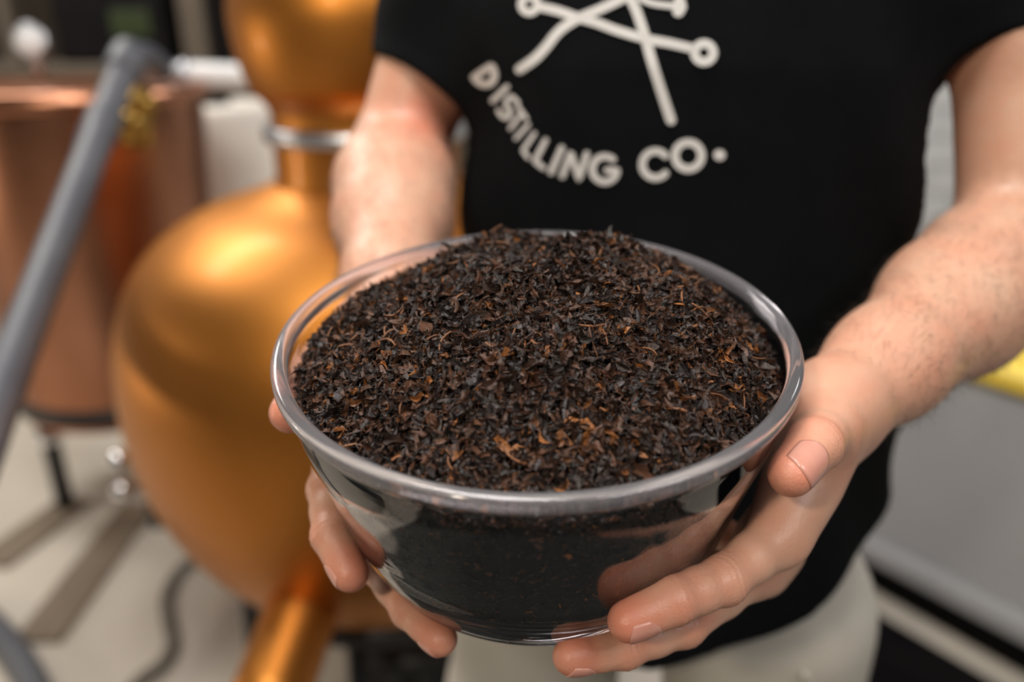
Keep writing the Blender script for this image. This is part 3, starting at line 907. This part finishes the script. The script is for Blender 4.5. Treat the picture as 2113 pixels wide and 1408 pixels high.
# ---- print on the shirt: strokes laid onto the cloth
def build_print():
    me = shirt.data
    nv = len(me.vertices); co = np.empty(nv * 3, np.float32); me.vertices.foreach_get('co', co)
    pf = np.empty(len(me.polygons) * 4, np.int32); me.polygons.foreach_get('vertices', pf)
    bvh = BVHTree.FromPolygons(co.reshape(-1, 3).tolist(), pf.reshape(-1, 4).tolist())
    def on_shirt(px, py):
        d = Vector(P(px, py, 1.0) - CAM).normalized()
        loc, nrm, i, t = bvh.ray_cast(Vector(CAM), d)
        if loc is None: return None
        return np.array(loc - d * .0012)
    def cr(x, y): return 900 + x / 3.0186, y / 3.0186
    def stroke(name, polys):
        V, F = [], []
        for pts, w in polys:
            p = np.array([cr(*q) for q in pts], float); w = w / 3.0186 / 2 * .9
            closed = np.allclose(p[0], p[-1])
            # resample
            seg = np.linalg.norm(np.diff(p, axis=0), axis=1); s = np.concatenate([[0], np.cumsum(seg)])
            n = max(3, int(s[-1] / 4)); u = np.linspace(0, s[-1], n)
            q = np.stack([np.interp(u, s, p[:, 0]), np.interp(u, s, p[:, 1])], 1)
            t = np.gradient(q, axis=0)
            if closed: t[0] = t[-1] = q[1] - q[-2]
            t /= np.linalg.norm(t, axis=1)[:, None] + 1e-9; nn = np.stack([-t[:, 1], t[:, 0]], 1)
            base = len(V); ok = True; rows = []
            for k in range(n):
                row = []
                for f in (-1, -.33, .33, 1):
                    h = on_shirt(*(q[k] + nn[k] * w * f))
                    if h is None: row = None; break
                    row.append(h)
                rows.append(row)
            prev = None
            for row in rows:
                if row is None: prev = None; continue
                b0 = len(V); V += row
                if prev is not None:
                    for j in range(3): F.append((prev + j, prev + j + 1, b0 + j + 1, b0 + j))
                prev = b0
            if not closed:
                for c in (q[0], q[-1]):
                    h0 = on_shirt(*c)
                    if h0 is None: continue
                    ring = [on_shirt(c[0] + w * math.cos(a), c[1] + w * math.sin(a)) for a in np.linspace(0, 2 * math.pi, 14, endpoint=False)]
                    if any(h is None for h in ring): continue
                    b0 = len(V); V.append(h0); V += ring
                    for j in range(14): F.append((b0, b0 + 1 + j, b0 + 1 + (j + 1) % 14))
        if not V: return
        o = mesh(name, V, F, M['print'], shirt)
        return o
    def ring(cx, cy, rx, ry=None, a0=0, a1=360, n=28):
        ry = ry or rx
        return [(cx + rx * math.cos(math.radians(a)), cy + ry * math.sin(math.radians(a))) for a in np.linspace(a0, a1, n)]
    def sm(pts): return spline(pts, 8).tolist()
    em = stroke('printed_emblem', [
        (sm([(520, 432), (615, 365), (690, 285), (738, 222), (800, 165), (890, 112), (1000, 65), (1100, 20), (1180, -20), (1260, -70)]), 66),
        (sm([(650, 42), (760, 68), (870, 105), (1000, 142), (1130, 190), (1300, 240), (1450, 268), (1600, 303)]), 64),
        (ring(580, 28, 50), 54), (ring(1668, 328, 58), 62),
        (sm([(1180, -70), (1215, 0), (1250, 75), (1300, 225), (1340, 370), (1400, 560), (1462, 748)]), 68),
        (sm([(1270, -10), (1340, 18), (1410, 30), (1490, 38)]), 44), ([(1515, 10), (1525, 40), (1508, 70)], 80)])
    em['label'] = 'white crossed line emblem with small rings'
    def loc(cx, cy, pts, rx=(.56, .83), up=(.83, -.56)): return [(cx + rx[0] * a + up[0] * b, cy + rx[1] * a + up[1] * b) for a, b in pts]
    dp = [(-44, -66)] + [(-44 + 88 * math.sin(t), -66 * math.cos(t)) for t in np.linspace(.5, math.pi - .5, 14)] + [(-44, 66), (-44, 0), (-44, -66)]
    stroke('printed_letter', [(loc(314, 482, dp), 48)])
    stroke('printed_letter', [([(352, 628), (440, 542)], 36)])
    stroke('printed_letter', [(sm([(508, 640), (470, 602), (440, 622), (438, 665), (462, 690), (450, 730), (415, 728), (388, 690)]), 32)])
    stroke('printed_letter', [([(462, 800), (536, 702)], 28), ([(510, 664), (562, 740)], 27)])
    stroke('printed_letter', [([(497, 862), (574, 776)], 27)])
    stroke('printed_letter', [([(612, 832), (540, 938), (574, 982)], 29)])
    stroke('printed_letter', [([(682, 874), (614, 1004), (668, 1046)], 36)])
    stroke('printed_letter', [([(782, 922), (716, 1072)], 42)])
    stroke('printed_letter', [([(786, 1096), (838, 950), (890, 1116), (938, 960)], 42)])
    stroke('printed_letter', [(ring(1050, 1054, 78, 80, 310, 0 + 5, 30) + [(1066, 1062)], 46)])
    stroke('printed_letter', [(ring(1366, 1025, 82, 84, 318, 42, 30), 50)])
    stroke('printed_letter', [(ring(1570, 970, 83), 56)])
    stroke('printed_dot', [([(1763, 966), (1768, 966)], 76)])
build_print()

# ---- trousers and shoes
def build_trousers():
    G = Grid((-.14, .48, .04), (.50, .98, .96), .005)
    A = G.new()
    E3 = [TL(1, 0, 0) - TL(0, 0, 0), TL(0, 1, 0) - TL(0, 0, 0), np.array([0, 0, 1.0])]
    add_prim(G, A, ('ell', TL(0, .0, .88), E3, (.192, .108, .16)), .03, .05)
    for s_ in (-1, 1):
        C = G.new()
        pts = [(TL(.122 * s_, .008, .79), .106), (TL(.122 * s_, -.005, .60), .094), (TL(.11 * s_, .0, .40), .076), (TL(.115 * s_, .03, .06), .068)]
        for (a, ra), (b, rb) in zip(pts[:-1], pts[1:]): add_prim(G, C, ('cone', a, b, ra, rb), .03, .05)
        A = smin(A, C, .02)
    X = G.xyz(tuple(slice(0, int(n)) for n in G.n))
    A = A - .004 * np.sin(26 * X[2] + 14 * X[0]) * np.clip((.8 - X[2]) / .3, 0, 1) - .003 * np.sin(40 * X[0] + 18 * X[2])
    A = np.maximum(A, X[2] - .94)
    V, F = surface_nets(A.astype(np.float32), G)
    V = relax(V, F, 2, .5)
    t = np_mesh('trousers', V, F, M['chino'], person)
    # fly seam and pocket welts
    for s_ in (-1, 1):
        pk = [TL(.150 * s_ + .028 * s_ * k, -.098 + .055 * k, .80 - .10 * k) for k in np.linspace(0, 1, 7)]
        tube('pocket_welt', pk, .003, M['chino'], t, 6)
    for s_ in (-1, 1):
        G2 = Grid(TL(.115 * s_, 0, 0) - np.array([.12, .26, 0.0]) + [0, 0, -.01], TL(.115 * s_, 0, 0) + np.array([.12, .16, .15]), .005)
        A2 = G2.new()
        f = TL(.125 * s_, -.15, .045); h = TL(.115 * s_, .055, .05)
        add_prim(G2, A2, ('cone', h, f, .038, .040), .02, .05)
        add_prim(G2, A2, ('cone', h, TL(.116 * s_, .02, .09), .036, .038), .03, .05)
        X2 = G2.xyz(tuple(slice(0, int(n)) for n in G2.n))
        A2 = np.maximum(A2, .020 - X2[2])
        V2, F2 = surface_nets(A2, G2); V2 = relax(V2, F2, 2, .5)
        sh_ = np_mesh('shoe', V2, F2, M['shoe'], person)
        tube('sole', [h * [1, 1, 0] + [0, 0, .0185], f * [1, 1, 0] + [0, 0, .0185]], .0119, M['sole'], sh_, 8)
build_trousers()

def build_hair():
    G = Grid(TL(0, 0, 1.6) - np.array([.14, .14, 0]), TL(0, 0, 1.92) + np.array([.14, .14, 0]), .006)
    A = G.new(); E3 = [TL(1, 0, 0) - TL(0, 0, 0), TL(0, 1, 0) - TL(0, 0, 0), np.array([0, 0, 1.0])]
    add_prim(G, A, ('ell', TL(0, .012, 1.772), E3, (.086, .104, .108)), 0, .05)
    X = G.xyz(tuple(slice(0, int(n)) for n in G.n))
    y = (X[0] - TC[0]) * math.sin(YAW) + (X[1] - TC[1]) * math.cos(YAW)
    A = np.maximum(A, 1.80 - X[2] - (y + .03) * 1.6)
    V, F = surface_nets(A.astype(np.float32), G)
    np_mesh('hair', relax(V, F, 2, .5), F, M['hair'], person)
build_hair()

# ------------------------------------------------------------------ glass bowl
def build_bowl():
    outer = list(zip(OUT_R, OUT_H))
    oc_ = [(r, h) for r, h in outer]
    wall = smooth_profile([(r, h) for r, h in oc_ if -.146 < h < -.010], 5)
    wall = [q for q in wall if q[1] > -.116]
    wall += [(float(r_out(h)) + .0009 * math.sin((-h - .116) / .0078 * math.pi) ** 2 * min(1, (-h - .116) / .006), float(h)) for h in np.linspace(-.117, -.1455, 30)]
    prof = [(.1275, .0006), (.1287, .0002), (.1296, -.0006), (.1300, -.0018), (.1300, -.0048), (.1295, -.0060), (.1284, -.0068), (.1272, -.0078), (.1265, -.0100)] + wall + \
           [(.0690, -.1470), (.0675, -.1476), (.0672, -.1486), (.0655, -.1498), (.0640, -.1507), (.0605, -.1513), (.0560, -.1513), (.0535, -.1508), (.0500, -.1500), (.030, -.1498), (0, -.1497)]
    hi = np.array([-.008, -.03, -.06, -.085, -.098])
    inner = [(.0, -.1200), (.030, -.1198), (.055, -.1190), (.070, -.1162), (.0795, -.1110)] + [(float(r_out(h)) - .0042, float(h)) for h in hi[::-1]]
    inner = smooth_profile(inner, 5)
    top = [(.1222, -.0040), (.1226, -.0016), (.1234, -.0004), (.1245, .0004), (.1260, .0007)]
    full = prof + inner + top
    V, F = lathe_data(full, 160)
    # close the loop at the rim
    n = len(V); seg = 160
    a0 = 0
    last = n - seg
    for i in range(seg):
        j = (i + 1) % seg
        F.append((last + i, last + j, a0 + j, a0 + i))
    V = V @ BM.T
    o = mesh('glass_bowl', V, [f[::-1] for f in F], M['glass'])
    o.location = BC
    o.data.materials.append(M['ground_glass'])
    bm = bmesh.new(); bm.from_mesh(o.data); bmesh.ops.recalc_face_normals(bm, faces=bm.faces)
    for f in bm.faces:
        if (BM.T @ np.array(f.calc_center_median()))[2] > -.0066: f.material_index = 1
    bm.to_mesh(o.data); bm.free()
    tag(o, 'clear glass mixing bowl heaped with dark tea held in both hands', 'bowl')
    return o
bowl = build_bowl()

# ------------------------------------------------------------------ tea
TEA_H0, TEA_HD, TEA_P, TEA_R, TEA_OX, TEA_OY = -.015, .0455, 2.5, .1195, .020, .006
def r_in(h): return np.interp(h, [-.1200, -.1198, -.1190, -.1162, -.1110, -.098, -.085, -.06, -.03, -.008],
                              [0.0, .030, .055, .070, .0795, r_out(-.098) - .0042, r_out(-.085) - .0042, r_out(-.06) - .0042, r_out(-.03) - .0042, r_out(-.008) - .0042])
def dome(rho, th, off=0.0):
    lump = .0020 * np.sin(5 * th + 7 * rho) + .0018 * np.sin(11 * rho + 3 * th + 1) + .0012 * np.sin(17 * rho * np.cos(th) + 9 * rho * np.sin(th))
    R = TEA_R
    x = R * rho * np.cos(th) + TEA_OX * (1 - rho); y = R * rho * np.sin(th) + TEA_OY * (1 - rho)
    h = TEA_H0 + TEA_HD * (1 - rho ** TEA_P) + lump * (1 - rho ** 4) * 1.2 + off
    return np.stack([x, y, h], -1)

def flakes(pos, nrm, L, Wd, col, lift=.6, seed=0):
    """curled leaf fragments: 5 x 3 vertices each"""
    r = np.random.default_rng(seed); n = len(pos)
    t = r.normal(size=(n, 3)); t -= nrm * (t * nrm).sum(1)[:, None]; t /= np.linalg.norm(t, axis=1)[:, None]
    t = t + nrm * r.uniform(-lift, lift, n)[:, None]; t /= np.linalg.norm(t, axis=1)[:, None]
    b = np.cross(nrm, t); b += nrm * r.normal(0, .8, n)[:, None]; b -= t * (b * t).sum(1)[:, None]; b /= np.linalg.norm(b, axis=1)[:, None]
    c = np.cross(t, b)
    curl = r.normal(0, .16, n); bend = r.normal(0, .22, n); fold = r.uniform(.2, 1.5, n) * r.choice([-1, 1], n); tw = r.normal(0, .7, n)
    sk = r.uniform(-.5, .5, n); w0 = r.uniform(.05, .8, n); w1 = r.uniform(.05, .8, n)
    V = np.empty((n, 5, 3, 3))
    for i, s in enumerate(np.linspace(-1, 1, 5)):
        w = Wd * ((1 - s * s) * 1.0 + (w0 if s < 0 else w1) * s * s) * (1 + .35 * r.normal(size=n) * (abs(s) < .9))
        an = tw * s
        bb = b * np.cos(an)[:, None] + c * np.sin(an)[:, None]; cc = -b * np.sin(an)[:, None] + c * np.cos(an)[:, None]
        ctr = pos + t * (L * s / 2)[:, None] + c * (curl * L * s * s)[:, None] + b * (bend * L * (s * s + sk * s * .4))[:, None]
        for j, u in enumerate((-1, 0, 1)):
            V[:, i, j] = ctr + bb * (w * u)[:, None] + cc * (fold * w * abs(u) * .8)[:, None]
    V = V.reshape(-1, 3)
    k = np.arange(n)[:, None] * 15
    quad = np.array([[i * 3 + j, i * 3 + j + 1, i * 3 + j + 4, i * 3 + j + 3] for i in range(4) for j in range(2)])
    F = (k[:, :, None] + quad[None]).reshape(-1, 4)
    C = np.repeat(col, 15, axis=0)
    return V, F, C

def leaf_colors(n, seed, pale=.10):
    r = np.random.default_rng(seed)
    base = np.array([.0095, .0060, .0050]); brown = np.array([.085, .036, .0190]); gold = np.array([.22, .080, .022]); grey = np.array([.034, .027, .027])
    u = r.random(n); v = r.random(n)[:, None]
    C = base * (.5 + v) + (brown - base) * (r.random(n)[:, None] ** 1.9)
    C[u < pale * .45] = gold * (.4 + .8 * r.random((int((u < pale * .45).sum()), 1)))
    m = (u > .88); C[m] = grey * (.6 + .7 * r.random((int(m.sum()), 1)))
    return C

def build_tea():
    r = np.random.default_rng(3)
    Vs, Fs, Cs, n0 = [], [], [], 0
    def push(V, F, C):
        nonlocal n0
        Vs.append(V); Fs.append(F + n0); Cs.append(C); n0 += len(V)
    # packed core: dome on top, inside of the bowl below
    th = np.linspace(0, 2 * math.pi, 97)[:-1]
    rows = [dome(np.full(96, p), th, -.0045) for p in np.linspace(.02, 1, 26)]
    for h in np.linspace(TEA_H0 - .008, -.1180, 26):
        rr = float(r_in(h)) - .0012
        rows.append(np.stack([rr * np.cos(th), rr * np.sin(th), np.full(96, h)], -1))
    rows.append(np.stack([.002 * np.cos(th), .002 * np.sin(th), np.full(96, -.1192)], -1))
    K = np.concatenate(rows); m = len(rows)
    i = np.arange(m - 1)[:, None]; j = np.arange(96)[None]; j2 = (j + 1) % 96
    F = np.stack([i * 96 + j, i * 96 + j2, (i + 1) * 96 + j2, (i + 1) * 96 + j], -1).reshape(-1, 4)
    push(K, F, np.tile([.006, .004, .0035], (len(K), 1)))
    # flakes over the mound
    def on_dome(n, seed):
        q = np.random.default_rng(seed); rho = np.sqrt(q.random(n)) * 1.0; t_ = q.random(n) * 2 * math.pi
        p = dome(rho, t_); e = 1e-3
        d1 = dome(np.maximum(rho, .02) + e, t_) - dome(np.maximum(rho, .02) - e, t_); d2 = dome(np.maximum(rho, .02), t_ + e) - dome(np.maximum(rho, .02), t_ - e)
        nn = np.cross(d1, d2); nn /= np.linalg.norm(nn, axis=1)[:, None]; nn[nn[:, 2] < 0] *= -1
        return p, nn
    n = 42000
    p, nn = on_dome(n, 11)
    p = p + nn * (r.uniform(-.0055, .0018, n))[:, None]
    L = np.clip(r.lognormal(math.log(.0044), .42, n), .0014, .0105); W = L * r.uniform(.10, .26, n)
    V, F, C = flakes(p, nn, L, W, leaf_colors(n, 5), .85, 21); push(V, F, C)
    # broader leaf pieces lying on top
    n = 1500
    p, nn = on_dome(n, 12); p = p + nn * r.uniform(-.0006, .0014, n)[:, None]
    L = r.uniform(.005, .0095, n); W = L * r.uniform(.14, .3, n)
    V, F, C = flakes(p, nn, L, W, leaf_colors(n, 6, .16), .35, 22); push(V, F, C)
    # flakes pressed against the glass
    n = 17000
    h = -(r.random(n) ** 1.15) * .100 - .0165; t_ = r.random(n) * 2 * math.pi
    rr = r_in(h) - .0009 - r.random(n) * .0012
    sl = (r_in(h + 1e-3) - r_in(h - 1e-3)) / 2e-3
    nn = np.stack([np.cos(t_), np.sin(t_), -sl], -1); nn /= np.linalg.norm(nn, axis=1)[:, None]
    p = np.stack([rr * np.cos(t_), rr * np.sin(t_), h], -1)
    L = np.clip(r.lognormal(math.log(.0030), .35, n), .0012, .006); W = L * r.uniform(.10, .25, n)
    V, F, C = flakes(p, nn, L, W, leaf_colors(n, 7, .04) * 2.0, .06, 23)  # colour brightened to make up for light lost through the glass
    # keep them off the glass
    rad = np.hypot(V[:, 0], V[:, 1]); lim = r_in(np.clip(V[:, 2], -.1190, -.008)) - .0004
    k = np.where(rad > lim, lim / np.maximum(rad, 1e-6), 1); V[:, 0] *= k; V[:, 1] *= k; V[:, 2] = np.maximum(V[:, 2], -.1190)
    push(V, F, C)
    V, F, C = np.concatenate(Vs), np.concatenate(Fs), np.concatenate(Cs)
    # mound pieces may not poke through the wall either
    rad = np.hypot(V[:, 0], V[:, 1]); lo = V[:, 2] < 0.001
    lim = np.where(lo, r_in(np.clip(V[:, 2], -.1190, -.008)) - .0004, .1212)
    k = np.where(rad > lim, lim / np.maximum(rad, 1e-6), 1); V[:, 0] *= k; V[:, 1] *= k
    t = np_mesh('tea_leaves', V @ BM.T + BC, F, M['tea'], None, False)
    at = t.data.attributes.new('leafcol', 'FLOAT_COLOR', 'POINT')
    at.data.foreach_set('color', np.concatenate([C, np.ones((len(C), 1))], 1).astype(np.float32).ravel())
    tag(t, 'heap of loose dark brown dried tea leaves filling the glass bowl', 'tea', None, 'stuff')
    # stems that stand out in the heap, as seen on the front of the mound
    q = np.random.default_rng(9)
    for k in range(64):
        rho = math.sqrt(q.random()) * .96; t_ = q.random() * 2 * math.pi
        p, e = dome(np.array([rho]), np.array([t_]))[0], 1e-3
        d1 = dome(np.array([rho + .03]), np.array([t_]))[0] - p; d2 = dome(np.array([rho]), np.array([t_ + .03]))[0] - p
        nn = np.cross(d1, d2); nn /= np.linalg.norm(nn); nn = nn if nn[2] > 0 else -nn
        tt = q.normal(size=3); tt -= nn * (tt @ nn); tt /= np.linalg.norm(tt); sd = np.cross(nn, tt)
        Ln = q.uniform(.006, .015); c1, c2 = q.normal(0, .10) if q.random() < .75 else q.normal(0, .32), q.normal(0, .12)
        s_ = np.linspace(-1, 1, 7)
        pts = p + nn * .0018 + tt * (Ln / 2 * s_)[:, None] + sd * (c1 * Ln * s_ ** 2)[:, None] + nn * (c2 * Ln * s_ + .06 * Ln * (1 - s_ ** 2))[:, None]
        pts = pts @ BM.T + BC
        tube('tea_stem', pts, list(q.uniform(.00032, .00062) * np.array([.8, 1, .95, .6])), M['twig'], t, 6)
    # one pale stem lying against the glass at the front
    hh_ = np.array([-.088, -.0885, -.0895, -.091]); aa = np.radians(np.array([246, 248, 250.5, 253])); rr = r_in(hh_) - .0006
    tube('tea_stem', np.stack([rr * np.cos(aa), rr * np.sin(aa), hh_], -1) @ BM.T + BC, .0004, M['twig'], t, 6)
build_tea()
